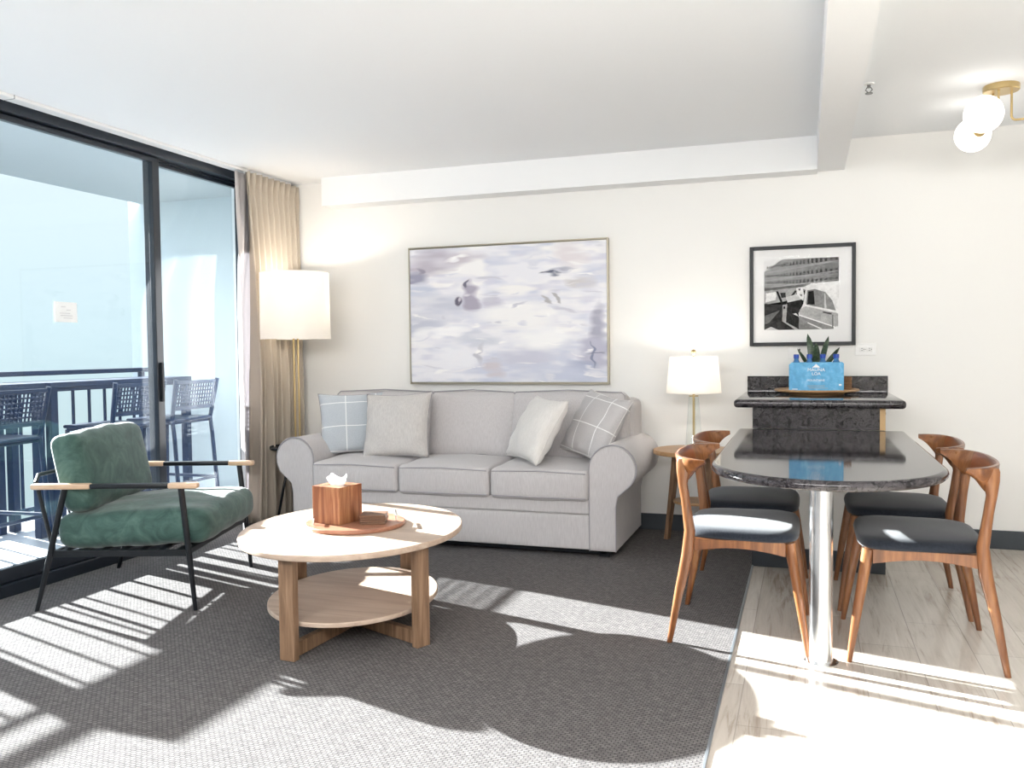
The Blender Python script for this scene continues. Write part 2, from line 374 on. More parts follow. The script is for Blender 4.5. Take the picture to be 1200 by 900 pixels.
for i, (y, z, ww) in enumerate(((-.02, .028, .03), (.015, .012, .03), (-.01, -.006, .07), (0, -.018, .08), (.01, -.032, .06))): box(b, (.0012, y, z), (.0006, ww, .003))
obj('printed_lines', b, mat('faint_print', (.62, .63, .66), .6), t)
t = thing('curtain_track', 'white ceiling curtain track running above the glass door', 'curtain track', (-3.63, 2.92, HC))
obj('rail', B((0, 0, -.009), (.07, 5.3, .018), .003), 'white', t)
obj('joint', B((0, .29, -.0095), (.072, .004, .0195)), mat('track_joint', (.3, .3, .3), .5), t)

# ------------------------------------------------------------------ balcony
struct('balcony_floor', BB(-5.42, -3.87, -.5, 6.0, -.12, .0), 'bfloor')
struct('balcony_ceiling', BB(-5.27, -3.92, -.5, 6.0, 2.45, 2.68), 'slab')
struct('wall_balcony_end', BB(-5.40, -3.92, 5.90, 6.05, -.12, 2.68), 'outwall')
t = thing('balcony_railing', 'dark metal balcony railing with upright balusters outside the glass', 'railing', (-5.22, 0, 0))
b = nb(); box(b, (0, 2.7, 1.065), (.06, 6.36, .035), .006); obj('top_rail', b, 'navy', t)
obj('upper_rail', B((0, 2.7, .985), (.03, 6.36, .022), .003), 'navy', t); obj('bottom_rail', B((0, 2.7, .10), (.03, 6.36, .03), .003), 'navy', t)
b0 = B((0, 0, .54), (.018, .018, .89), .002); p0 = obj('baluster', b0, 'navy', t, loc=(0, 4.467, 0)); 
for k in range(-31, 10):
    if k == 0: continue
    q = p0.copy(); COL.objects.link(q); q.parent = t; q.location = (0, 4.467+k*.155, 0)
for y in (-.3, 1.4, 3.1, 4.39, 5.8): obj('post', B((0, y, .53), (.04, .04, 1.06), .003), 'navy', t)
t = thing('bar_table', 'dark blue metal bar table by the balcony railing, beside the end wall', 'table', (-4.9, 5.08, 0), 0, 'bar tables on the balcony')
obj('table_top', B((0, 0, .995), (.42, 1.38, .035), .004), 'navy', t); obj('apron', B((0, 0, .965), (.36, 1.28, .03)), 'navy', t)
for sx_ in (-1, 1):
    for sy in (-1, 1): obj('leg', B((sx_*.175, sy*.655, .49), (.055, .055, .98), .004), 'navy', t)
dup(t, (-4.9, 3.66, 0), 0, 'dark blue metal bar table by the balcony railing, behind the leftmost stool', 'bar tables on the balcony')
def stool(loc, label):
    t = thing('bar_stool', label, 'bar stool', loc, 0, 'bar stools on the balcony')
    obj('seat', B((-.01, 0, .72), (.42, .42, .022), .008), 'navy', t)
    f = nb(); box(f, (-.01, 0, .70), (.38, .40, .02), .003); obj('seat_frame', f, 'navy', t)
    for s in (-1, 1):
        obj('leg', tube(nb(), [(-.20, s*.19, .70), (-.235, s*.215, 0)], .014), 'navy', t)
        obj('leg', tube(nb(), [(.24, s*.225, 1.01), (.185, s*.205, .72), (.20, s*.205, .60), (.245, s*.215, 0)], .015), 'navy', t)
    b = nb(); 
    for z, x in ((.99, .235), (.80, .198)): box(b, (x, 0, z), (.018, .42, .022), .003)
    obj('back_rail', b, 'navy', t)
    b = nb(); n_ = 15
    for i in range(n_): y = -.19+.38*i/(n_-1); tube(b, [(.198, y, .80), (.235, y, .99)], .0062, 5)
    for i in range(7): z = .815+.165*i/6; x = .198+.037*(z-.80)/.19; tube(b, [(x, -.2, z), (x, .2, z)], .0062, 5)
    obj('woven_back', b, 'navy', t)
    b = nb()
    for z in (.27,):
        tube(b, [(-.225, -.21, z), (-.225, .21, z)], .011); tube(b, [(.22, -.21, z), (.22, .21, z)], .011)
        for s in (-1, 1): tube(b, [(-.225, s*.208, z), (.22, s*.208, z)], .011)
    obj('foot_rest', b, 'navy', t)
    return t
st = stool((-4.42, 4.64, 0), 'navy metal bar stool with woven back, seen left of the door mullion')
dup(st, (-4.42, 5.20, 0), 0, 'navy metal bar stool nearest the balcony end wall, right of the door mullion', 'bar stools on the balcony')
dup(st, (-4.36, 3.62, 0), .06, 'navy metal bar stool behind the green armchair, leftmost on the balcony', 'bar stools on the balcony')

# ------------------------------------------------------------------ curtain
def drape(y0, y1, x0, nf, amp, pinch, z1=2.415, z0=.015, ph=0, widen=.0, nz=46, bulge=.0):
    b = nb(); nu = nf*12; rows = []
    for k in range(nz+1):
        s = k/nz; z = z1+(z0-z1)*s; row = []
        a = amp*min(1, .35+1.2*max(0, (s-.05)))if s > .06 else amp*(.55-2.6*s)
        for i in range(nu+1):
            t_ = i/nu; q = t_*nf*2*PI+ph
            yy = y0+(y1-y0)*t_-widen*s*(1-t_)
            ww = math.sin(q)+.25*math.sin(2*q+1.3+2.2*s)*s+.35*math.sin(.37*q+3*s)*s
            x = x0+a*ww*(1+pinch*math.exp(-((s-.055)/.03)**2)*math.cos(q*2))
            y = yy+.012*math.sin(q*2+ph)*s+.010*math.cos(q)*math.exp(-((s-.055)/.03)**2)
            row.append(b.verts.new((x+bulge*math.sin(PI*s)*(1-t_), y, z)))
        rows.append(row)
    for r0, r1 in zip(rows, rows[1:]):
        for i in range(nu): b.faces.new((r0[i], r0[i+1], r1[i+1], r1[i]))
    return b
def lining_mesh(nz=46, nu=60):
    b = nb(); rows = []
    for k in range(nz+1):
        s = k/nz; z = 2.415-2.40*s; e_ = min(1, s/.40); e_ = e_*e_*(3-2*e_); row = []
        ax, ay = -3.615+.245*e_, 4.925-.31*e_; bx, by = -3.645, 5.45
        for i in range(nu+1):
            q_ = i/nu; x = ax+(bx-ax)*min(1, q_*2.2); y = ay+(by-ay)*q_; f = (.006+.018*e_)*math.sin(q_*2*PI*5+.8*s)
            row.append(b.verts.new((x+f, y-.3*f, z)))
        rows.append(row)
    for r0, r1 in zip(rows, rows[1:]):
        for i in range(nu): b.faces.new((r0[i], r0[i+1], r1[i+1], r1[i]))
    return b
t = thing('curtain', 'beige pinch pleat curtain gathered in the corner behind the floor lamp', 'curtain', (0, 0, 0))
o = obj('drape', drape(4.985, 5.61, -3.575, 9, .056, .6, ph=.6, widen=-.01, bulge=.03), 'curtain', t, True, angle=180)
o = obj('lining', lining_mesh(), 'lining', t, True, angle=180); o['label'] = 'pale curtain lining facing the glass'
for o in t.children:
    md = o.modifiers.new('thickness', 'SOLIDIFY'); md.thickness = .002
for k in range(9): obj('glider', cyl(nb(), (-3.59, 5.0+k*.075, 2.408), (-3.59, 5.0+k*.075, 2.4215), .006, n=8), 'white', t)

# ------------------------------------------------------------------ sofa
t = thing('sofa', 'long light grey linen rolled arm sofa against the back wall', 'sofa', (-2.055, 4.75, 0))
def sofa_arm(sg):
    """sg=+1 right arm; local x measured from sofa centre"""
    xi, xo, cx, cz, r = .895, 1.045, 1.03, .515, .135
    poly = [(xi, .045), (xi, cz)]
    for k in range(1, 17):
        a = PI-k/16*math.radians(232); poly.append((cx+r*math.cos(a), cz+r*math.sin(a)))
    poly += [(xo+.012, .36), (xo, .30), (xo, .045)]
    poly = [(sg*x, z) for x, z in poly]
    if sg < 0: poly.reverse()
    b = prism(nb(), poly, 0.012, .80, 1)
    a_ = obj('arm', b, 'sofa', t, True)
    pts = [Vector((x, .006, z)) for x, z in poly]
    obj('piping', tube(nb(), pts, .0045, 6), 'sofa_dark', a_)
    pan = [(x*.0+x, z) for x, z in poly]; cc = Vector((sg*.98, .40))
    pan = [((Vector(p)-cc)*.965+cc) for p in pan]
    obj('front_panel', prism(nb(), pan, 0.0, .03, 1), 'sofa', a_)
sofa_arm(1); sofa_arm(-1)
obj('base', BB(-.90, .90, .022, .80, .05, .335, .012), 'sofa', t)
o = obj('front_border', cushion(nb(), (.892, .012, .043), .008, (0, .002, 0), 8, T((0, .018, .293))), 'sofa', t, True)
o = obj('front_rail', cushion(nb(), (.892, .012, .098), .008, (0, .002, 0), 8, T((0, .018, .146))), 'sofa', t, True)
b = nb(); cushion(b, (1.055, .13, .275), .05, (0, 0, .0), 10, T((0, .70, .60), (.03, 0, 0))); obj('back_frame', b, 'sofa', t, True)
for x in (-.97, .97):
    for y in (.08, .74): obj('foot', B((x, y, .023), (.06, .06, .046), .003), 'black', t)
obj('plinth', BB(-.98, .98, .05, .78, .02, .052), 'black', t)
for k in (-1, 0, 1):
    c_ = obj('seat_cushion', cushion(nb(), (.294, .29, .088), .028, (.006, .012, .022), 12, T((k*.597, .265, .418), (.02, 0, 0)), .003), 'sofa', t, True)
    b = nb()
    for zz in (.072, -.070):
        tube(b, [T((k*.597, .265, .418), (.02, 0, 0)) @ Vector(p) for p in [(-.283, -.288, zz), (0, -.297, zz+(.010 if zz > 0 else 0)), (.283, -.288, zz)]], .004, 6)
    obj('piping', b, 'sofa_dark', c_)
for k in (-1, 0, 1):
    mx = T((k*.638, .55, .70), (-.20, 0, 0))
    c_ = obj('back_cushion', cushion(nb(), (.31+(.068 if k else 0), .095, .215), .045, (.006, .035, .014), 12, mx, .004), 'sofa', t, True)
    hx = .295+(.068 if k else 0)
    loop = [mx @ Vector(p) for p in [(-hx, -.082, -.19), (-hx, -.082, .19), (-hx+.02, -.082, .208), (0, -.088, .222), (hx-.02, -.082, .208), (hx, -.082, .19), (hx, -.082, -.19), (0, -.09, -.20)]]
    obj('piping', tube(nb(), loop, .004, 6, True), 'sofa_dark', c_)

def pillow(name, label, m, loc, eul, W, H, Tk, seed, piping):
    t = thing(name, label, 'pillow', loc, 0, None)
    b = nb(); rim = throw(b, W, H, Tk, seed=seed)
    c_ = obj('cover', b, m, t, True, rot=eul, angle=180)
    obj('seam', tube(nb(), rim, .003, 5, True), piping, t, rot=eul)
    return t
# pillow local XY plane -> stand up: rotate X 90 then lean / turn
def E(lean, yaw, roll): 
    return (Matrix.Rotation(yaw, 3, 'Z') @ Matrix.Rotation(PI/2-lean, 3, 'X') @ Matrix.Rotation(roll, 3, 'Z')).to_euler()
pillow('throw_pillow', 'blue grey windowpane check pillow against the left sofa arm', 'pane_blue', (-2.865, 5.11, .715), E(.30, .50, .02), .44, .42, .15, 1, 'sofa_dark')
pillow('throw_pillow', 'plain grey square pillow on the left sofa seat, in front of the check one', 'pillow', (-2.49, 5.02, .715), E(.30, .06, .04), .455, .43, .17, 2, 'sofa_dark')
pillow('throw_pillow', 'plain cream pillow tilted on the right side of the sofa', 'pillow_light', (-1.535, 4.97, .712), E(.52, -.80, -.04), .42, .42, .17, 3, 'pillow_light')
pillow('throw_pillow', 'grey windowpane check pillow leaning on the right sofa arm', 'pane_grey', (-1.20, 5.09, .73), E(.50, -.62, -.16), .42, .42, .15, 4, 'pillow_light')

# ------------------------------------------------------------------ coffee table
CX, CY, CR = -1.851, 3.297, math.radians(-80.2)
t = thing('coffee_table', 'pale oak oval coffee table with a lower shelf in front of the sofa', 'coffee table', (CX, CY, 0))
obj('table_top', slab(nb(), ellipse(0, 0, .555, .463, CR, 96), .412, .437, .005), 'pale_oak', t, True)
obj('shelf', slab(nb(), ellipse(0, 0, .437, .352, CR, 96), .128, .148, .004), 'pale_oak', t, True)
legs = [(-.034, -.495), (.418, -.180), (.034, .495), (-.418, .180)]
for lx, ly in legs:
    a = math.atan2(ly, lx); obj('leg', B((lx*.93, ly*.93, .208), (.034, .068, .408), .003, rot=(0, 0, a)), 'oak_leg', t)
for (ax, ay), (bx, by) in ((legs[0], legs[2]), (legs[1], legs[3])):
    ln = math.hypot(ax-bx, ay-by)*.93-.034
    obj('stretcher', B((0, 0, .035 if ax < 0 else .036), (ln, .032, .055), .003, rot=(0, 0, math.atan2(ay-by, ax-bx))), 'oak_leg', t)
ZT = .437
t = thing('serving_tray', 'round reddish wooden tray on the coffee table', 'tray', (-1.853, 3.315, ZT), .5)
obj('board', slab(nb(), ellipse(0, 0, .215, .215), 0, .018, .005), 'acacia_x', t, True)
for s in (-1, 1):
    b = nb(); cyl(b, (s*.175, -.045, .016), (s*.175, -.045, .042), .004, n=10); cyl(b, (s*.175, .045, .016), (s*.175, .045, .042), .004, n=10); box(b, (s*.175, 0, .045), (.010, .13, .007), .002)
    obj('handle', b, 'steel', t)
ZB = ZT+.0185
t = thing('tissue_box', 'striped wooden tissue box cover with a white tissue on the tray', 'tissue box', (-1.925, 3.288, ZB), -.19)
b = nb(); w_ = .070
for dx, dy, sx_, sy_ in ((0, -w_, .15, .009), (0, w_, .15, .009), (-w_-.0005, 0, .009, .131), (w_+.0005, 0, .009, .131)): box(b, (dx, dy, .076), (sx_, sy_, .152), .0015)
obj('body', b, 'acacia', t)
b = nb(); 
for s in (-1, 1): box(b, (0, s*.046, .155), (.152, .055, .008), .001); box(b, (s*.058, 0, .155), (.036, .04, .0078), .001)
obj('lid', b, 'acacia', t)
b = nb(); rings = []
for k in range(6):
    s = k/5; rings.append([( (.030+.018*s)*math.cos(a)*(1+.15*math.sin(3*a+s*2)), (.008+.022*s+.006*math.sin(2*a))*math.sin(a), .148+.048*s+.010*math.sin(3*a)*s) for a in [j*2*PI/24 for j in range(24)]])
loft(b, rings, True, False); obj('tissue', b, 'tissue', t, True, angle=180)
zz = ZB
for i, dr_ in enumerate((0.02, -.03, .04, -.01)):
    o = obj('coaster', B((0, 0, .0045), (.108, .108, .009), .002), 'coaster', None, loc=(-1.757, 3.305, zz+.0003), rot=(0, 0, .35+dr_)); zz += .0098
    tag(o, ['dark wooden coaster at the bottom of the stack on the tray', 'dark wooden coaster second from the bottom of the stack', 'dark wooden coaster second from the top of the stack', 'dark wooden coaster on top of the stack beside the tissue box'][i], 'coaster', 'wooden coasters on the tray')

# ------------------------------------------------------------------ green armchair
t = thing('armchair', 'green velvet armchair with thin black frame in front of the glass door', 'armchair', (-3.14, 3.54, 0), math.radians(17.6))
for s, nm in ((-1, 'near'), (1, 'far')):
    v = s*.40
    obj('leg', tube(nb(), [(.367, v, 0), (.345, v, .25), (.313, v, .575)], [.010, .0135, .0145], 12), 'black', t, True)
    obj('leg', tube(nb(), [(-.377, v, 0), (-.31, v, .25), (-.228, v, .575)], [.010, .0135, .0145], 12), 'black', t, True)
    ar = obj('armrest', BB(-.105, .258, v-.019, v+.019, .573, .596, .006), 'black', t, True)
    obj('wooden_tip', BB(-.380, -.103, v-.021, v+.021, .571, .598, .009), 'armwood', ar, True); obj('wooden_tip', BB(.256, .395, v-.021, v+.021, .571, .598, .009), 'armwood', ar, True)
    obj('side_rail', BB(-.315, .350, v*.97-.010, v*.97+.010, .255, .285, .003), 'black', t)
obj('front_rail', BB(.325, .345, -.385, .385, .262, .288, .003), 'black', t); obj('rear_rail', BB(-.31, -.29, -.385, .385, .255, .28, .003), 'black', t)
b = nb()
for k in range(7): x = -.25+k*.09; box(b, (x, 0, .279), (.04, .77, .006))
obj('seat_slat', b, 'black', t)
b = nb(); tube(b, [(-.30, -.375, .27), (-.395, -.34, .60), (-.405, -.30, .625), (-.405, .30, .625), (-.395, .34, .60), (-.30, .375, .27)], .010, 10)
for k in (-.15, 0, .15): tube(b, [(-.30, k, .27), (-.405, k, .625)], .006, 8)
obj('back_frame', b, 'black', t, True)
obj('seat_cushion', cushion(nb(), (.355, .365, .080), .055, (.015, .012, .028), 14, T((.055, 0, .372), (0, -.03, 0)), .006), 'velvet', t, True, angle=180)
obj('back_cushion', cushion(nb(), (.070, .355, .185), .05, (.020, .008, .014), 14, T((-.235, 0, .635), (0, -.20, 0)), .006), 'velvet', t, True, angle=180)

# ------------------------------------------------------------------ dining furniture
t = thing('dining_table', 'polished dark granite peninsula dining table with rounded end on a steel post', 'table', (.07, 3.42, 0))
poly = [(-.418, 1.408)]+[(-.418*math.cos(a), .03-.48*math.sin(a)) for a in [k*PI/40 for k in range(41)]]+[(.418, 1.408)]
b = nb(); rr = .018
def inner(d):
    out = []
    for i, p in enumerate(poly):
        x, y = p; n_ = Vector((x, (y-.03)*.8 if y < .03 else 0)); n_ = n_.normalized() if n_.length else n_; out.append((x-n_.x*d, y-n_.y*d))
    return out
rings = []
for k in range(7): a = -PI/2+k*PI/6; rings.append((inner(rr*(1-math.cos(a))), .732+rr*math.sin(a)))
loft(b, [[(p[0], p[1], z) for p in q] for q, z in rings]); obj('granite_top', b, 'granite', t, True)
obj('post', cyl(nb(), (-.013, 0, .008), (-.013, 0, .715), .0425, n=40), 'steel', t, True)
obj('floor_plate', lathe(nb(), [(.0, 0), (.062, 0), (.062, .004), (.045, .008), (0, .008)], 40), 'steel', t, True)
for o in t.children:
    if o.name.startswith('floor_plate'): o.location = (-.013, 0, 0)

t = thing('counter', 'low counter with granite shelf and splashback against the back wall', 'counter', (.06, 4.845, 0))
obj('base', BB(-.328, .330, 0, YW-4.846, 0, .865), 'wall', t)
obj('baseboard', BB(-.334, .336, -.012, .70, 0, .108, .002), 'base', t)
obj('granite_facing', BB(-.330, .305, -.016, 0, .752, .866, .001), 'granite', t)
obj('side_panel', BB(.305, .332, -.017, .55, .752, .866, .001), 'strip', t)
obj('hinge', cyl(nb(), (.333, .06, .835), (.339, .06, .835), .006, n=12), 'black', t)
b = nb(); poly2 = [(-.425, -.06), (-.425, .75), (.425, .75), (.425, -.06)]
sh = nb(); box(sh, (0, .355, .889), (.85, .87, .044), .018, seg=4); obj('granite_shelf', sh, 'granite', t, True)
obj('splashback', BB(-.405, .408, .772, .795, .911, 1.01, .002), 'granite', t)

def dining_chair(loc, rz, label):
    """faces +x locally; front feet x=+.265, back feet x=-.26"""
    t = thing('dining_chair', label, 'chair', loc, rz, 'walnut dining chairs at the granite table')
    hw = .272
    for s in (-1, 1):
        y = s*hw
        obj('front_leg', tube(nb(), [(.268, y, 0), (.238, s*.255, .20), (.20, s*.235, .425)], [.0105, .0175, .0225], 14), 'teak', t, True)
        # rear post : tapered foot, thick at the seat, waist, then flared horn top
        rings = []
        for z, x, wx, wy, yy in ((0, -.262, .011, .011, hw), (.20, -.225, .018, .016, hw-.005), (.36, -.190, .024, .019, hw-.01), (.46, -.180, .022, .018, hw-.012), (.58, -.196, .018, .016, hw-.010), (.65, -.206, .019, .016, hw-.006), (.70, -.204, .027, .016, hw-.003), (.735, -.198, .033, .015, hw), (.748, -.196, .031, .012, hw)):
            rings.append([(x+wx*math.cos(a), s*yy+wy*math.sin(a), z) for a in [k*2*PI/16 for k in range(16)]])
        obj('rear_leg', loft(nb(), rings), 'teak', t, True)
        # side rail with arched underside
        top = [(-.185+.37*k/12, .428) for k in range(13)]; bot = [(-.185+.37*k/12, .375+.022*math.sin(PI*k/12)) for k in range(12, -1, -1)]
        obj('side_rail', prism(nb(), top+bot, s*.245-.011, s*.245+.011, 1), 'teak', t)
    top = [(-.225+.45*k/12, .426) for k in range(13)]; bot = [(-.225+.45*k/12, .378+.02*math.sin(PI*k/12)) for k in range(12, -1, -1)]
    obj('front_rail', prism(nb(), top+bot, .185, .207, 0), 'teak', t); obj('rear_rail', prism(nb(), top+bot, -.200, -.178, 0), 'teak', t)
    # seat pad: rounded, narrower at the back
    b = nb(); out = []
    for k in range(64):
        a = k*2*PI/64; c_, s_ = math.cos(a), math.sin(a); ex = .42
        x = .225*abs(c_)**ex*(1 if c_ > 0 else -1); y = .262*abs(s_)**ex*(1 if s_ > 0 else -1)
        y *= (1+.06*(x/.225)); out.append((x+.012, y))
    rings = []
    for sc, z in ((.93, .424), (.985, .430), (1.0, .442), (.985, .455), (.95, .464), (.85, .471), (.65, .477), (.4, .481), (.15, .4825), (.01, .483)):
        rings.append([((x-.012)*sc+.012, y*sc, z+(-.012 if z > .43 else 0)*max(0, 1-abs((y*sc)/.26)**2)*0) for x, y in out])
    obj('seat_pad', loft(b, rings), 'seat', t, True, angle=60)
    # crest rail: curved in plan, arms tapering forward past the posts
    pts = []; n_ = 40
    for k in range(n_+1):
        s = -1+2*k/n_; th = s*math.radians(80)
        x = .125*(1-math.cos(th))/(1-math.cos(math.radians(80)))-.243
        x = -.243+.128*abs(s)**2.4; y = .303*math.sin(s*PI/2*.97)
        hgt = (.080+.018*math.exp(-((abs(s)-.60)/.2)**2))*(1-.78*max(0, (abs(s)-.60)/.40)**1.1); thk = .011+.010*math.exp(-((abs(s)-.72)/.16)**2)
        zc = .756-hgt/2-.006*abs(s)**3
        pts.append((x, y, zc, hgt, thk, s))
    rings = []
    for i, (x, y, zc, hg, tk, s) in enumerate(pts):
        a = pts[max(0, i-1)]; c2 = pts[min(n_, i+1)]; d = Vector((c2[0]-a[0], c2[1]-a[1])).normalized(); nx, ny = d.y, -d.x
        ring = []
        for q in range(14):
            aa = q*2*PI/14; ca, sa = math.cos(aa), math.sin(aa); ca = abs(ca)**.6*(1 if ca > 0 else -1); sa = abs(sa)**.7*(1 if sa > 0 else -1)
            lean = -.012*sa
            ring.append((x+nx*(ca*tk+lean), y+ny*(ca*tk+lean), zc+sa*hg/2))
        rings.append(ring)
    k1 = 11; k2 = 29
    obj('crest_rail', loft(nb(), rings[k1:k2+1]), 'teak_y', t, True)
    o1 = obj('crest_end', loft(nb(), rings[:k1+1]), 'teak', t, True); o2 = obj('crest_end', loft(nb(), rings[k2:]), 'teak', t, True)
    return t
ch = dining_chair((-.257, 3.735, 0), 0, 'wooden dining chair with dark seat at the left side of the table, nearer the camera')
dup(ch, (-.262, 4.378, 0), 0, 'wooden dining chair with dark seat at the left side of the table, nearer the wall')
dup(ch, (.425, 3.72, 0), PI, 'wooden dining chair with dark seat at the right side of the table, nearer the camera')
dup(ch, (.415, 4.385, 0), PI, 'wooden dining chair with dark seat at the right side of the table, nearer the wall')

# ------------------------------------------------------------------ things on the counter
ZS = .9115
t = thing('round_tray', 'round light wooden tray on the granite shelf', 'tray', (.06, 5.345, ZS))
obj('board', lathe(nb(), [(0, 0), (.15, 0), (.16, .012), (.232, .020), (.236, .026), (.232, .033), (.222, .031), (.215, .026), (0, .026)], 64), 'sidewood', t, True)
ZK = ZS+.0265
t = thing('bottle_carrier', 'light blue cardboard carrier of water bottles on the tray', 'bottle carrier', (.058, 5.265, ZK), .0)
b = nb(); poly = [(-.147, .0), (.147, .0), (.147, .155), (.140, .162), (-.132, .162), (-.147, .150)]
prism(b, poly, -.066, -.063, 1); prism(b, poly, .063, .066, 1); box(b, (-.1462, 0, .062), (.002, .128, .124)); box(b, (.1462, 0, .062), (.002, .128, .124)); box(b, (0, 0, .0015), (.292, .128, .003))
obj('carton', b, 'carton', t)
def text(s, size, loc, m, parent, name):
    cu = bpy.data.curves.new('lettering', 'FONT'); cu.body = s; cu.size = size; cu.align_x = 'CENTER'; cu.extrude = .0002; cu.resolution_u = 3
    tmp = bpy.data.objects.new('tmp', cu); COL.objects.link(tmp); bpy.context.view_layer.update()
    me = bpy.data.meshes.new_from_object(tmp.evaluated_get(bpy.context.evaluated_depsgraph_get())); bpy.data.objects.remove(tmp, do_unlink=True)
    me.materials.clear(); me.materials.append(M[m]); o = bpy.data.objects.new(name, me); COL.objects.link(o); o.parent = parent; o.location = loc; o.rotation_euler = (PI/2, 0, 0); return o
yf = -.0668
text('MAUNA', .026, (0.0, yf, .112), 'ink', t, 'lettering'); text('LOA', .024, (0.0, yf, .090), 'ink', t, 'lettering'); text('MOUNTAINS', .0165, (-.002, yf, .055), 'ink', t, 'lettering')
b = nb(); prism(b, [(-.022, .133), (0, .153), (.022, .133)], yf-.0003, yf+.0003, 1); obj('peak_emblem', b, 'ink', t)
b = nb(); box(b, (.0, yf, .030), (.095, .0005, .003)); box(b, (.0, yf, .022), (.09, .0005, .002)); box(b, (.012, yf, .016), (.10, .0005, .0025)); obj('small_print', b, 'inkgrey', t)
b = nb(); box(b, (.128, yf, .035), (.014, .0005, .010)); box(b, (-.115, yf, .010), (.03, .0005, .004)); obj('corner_mark', b, 'ink', t)
first = None; names = ['leftmost', 'second from the left', 'third from the left', 'rightmost']
for row in (0, 1):
    for k in range(4):
        loc = (.058-.108+k*.072, 5.265-.032+row*.064, ZK+.0035)
        lab = 'blue capped water bottle, %s in the %s row of the blue carrier' % (names[k], 'front' if row == 0 else 'back')
        if first is None:
            first = thing('water_bottle', lab, 'bottle', loc, 0, 'water bottles in the blue carrier')
            obj('bottle_body', lathe(nb(), [(0, 0), (.027, 0), (.029, .004), (.029, .125), (.026, .145), (.017, .163), (.0125, .172), (.0125, .182), (0, .182)], 28), 'bottle', first, True)
            obj('cap', lathe(nb(), [(0, .182), (.0150, .182), (.0155, .185), (.0150, .203), (.013, .205), (0, .205)], 24), 'cap', first, True)
        else: dup(first, loc, 0, lab)
t = thing('potted_plant', 'small dark green snake plant standing behind the water bottles', 'plant', (.062, 5.435, ZK))
obj('pot', lathe(nb(), [(0, 0), (.036, 0), (.044, .07), (.046, .08), (.041, .08), (.039, .072), (0, .072)], 32), 'pot', t, True)
for i, (a, ln, tilt, wd) in enumerate(((2.8, .262, .08, .022), (.3, .25, .16, .021), (0.1, .205, .50, .019), (3.3, .19, .42, .018), (1.6, .21, .10, .024), (4.7, .19, .20, .024), (2.2, .22, .22, .020))):
    b = nb(); rings = []
    for k in range(10):
        s = k/9; w2 = wd*(.55+.9*s)*(1-s**3.0)**.8+.0006; rr_ = math.sin(tilt)*ln*s+.012+.02*s*s; z = .068+ln*s*math.cos(tilt)
        d = Vector((math.cos(a), math.sin(a), 0)); p_ = Vector((-math.sin(a+.7), math.cos(a+.7), 0)) if i % 2 else Vector((1, .15, 0)).normalized(); c0 = d*rr_+Vector((0, 0, z)); n_ = Vector((0, 1, 0))
        rings.append([c0-p_*w2, c0-n_*.004-n_*.002, c0+p_*w2, c0+n_*.004])
    obj('leaf', loft(b, rings), 'leaf', t, True)
t = thing('woven_basket', 'small square brown woven basket behind the blue carrier', 'basket', (.205, 5.43, ZK))
b = nb()
for i in range(7):
    z = .008+i*.010
    for sx_, sy_, c_ in ((.095, .006, (0, -.045)), (.095, .006, (0, .045)), (.006, .09, (-.045, 0)), (.006, .09, (.045, 0))): box(b, (c_[0], c_[1], z), (sx_, sy_, .0075), .001)
for i in range(7):
    q = -.042+i*.014
    for s in (-1, 1): box(b, (q, s*.0455, .038), (.006, .009, .072)); box(b, (s*.0455, q, .038), (.009, .006, .072))
box(b, (0, 0, .003), (.09, .09, .006)); obj('weave', b, 'basket', t)

# ------------------------------------------------------------------ wall pieces
def grid_picture(name, arr, w_, h_, m, parent, y):
    H_, W_ = arr.shape[:2]; me = bpy.data.meshes.new(name)
    xs = np.linspace(-w_/2, w_/2, W_+1); zs = np.linspace(h_/2, -h_/2, H_+1)
    X, Z = np.meshgrid(xs, zs); co = np.stack([X, np.full_like(X, y), Z], -1).reshape(-1, 3)
    idx = np.arange((H_+1)*(W_+1)).reshape(H_+1, W_+1)
    f = np.stack([idx[1:, :-1], idx[1:, 1:], idx[:-1, 1:], idx[:-1, :-1]], -1).reshape(-1, 4)
    me.from_pydata(co.tolist(), [], f.tolist()); ca = me.color_attributes.new('Col', 'FLOAT_COLOR', 'CORNER')
    c = np.repeat(np.concatenate([arr.reshape(-1, 3), np.ones((H_*W_, 1))], 1), 4, axis=0).astype(np.float32); ca.data.foreach_set('color', c.ravel())
    me.materials.append(M[m]); o = bpy.data.objects.new(name, me); COL.objects.link(o); o.parent = parent; return o
rng = np.random.RandomState(7)
def vnoise(H_, W_, fy, fx):
    gy = rng.rand(int(fy)+3, int(fx)+3); y = np.linspace(0, fy, H_); x = np.linspace(0, fx, W_); yi = y.astype(int); xi = x.astype(int)
    ty = (y-yi)[:, None]; tx = (x-xi)[None]; ty = ty*ty*(3-2*ty); tx = tx*tx*(3-2*tx); g = gy
    a = g[yi][:, xi]; b_ = g[yi][:, xi+1]; c_ = g[yi+1][:, xi]; d = g[yi+1][:, xi+1]
    return (a*(1-tx)+b_*tx)*(1-ty)+(c_*(1-tx)+d*tx)*ty
def lin(c): c = np.asarray(c, float)/255; return np.where(c <= .04045, c/12.92, ((c+.055)/1.055)**2.4)
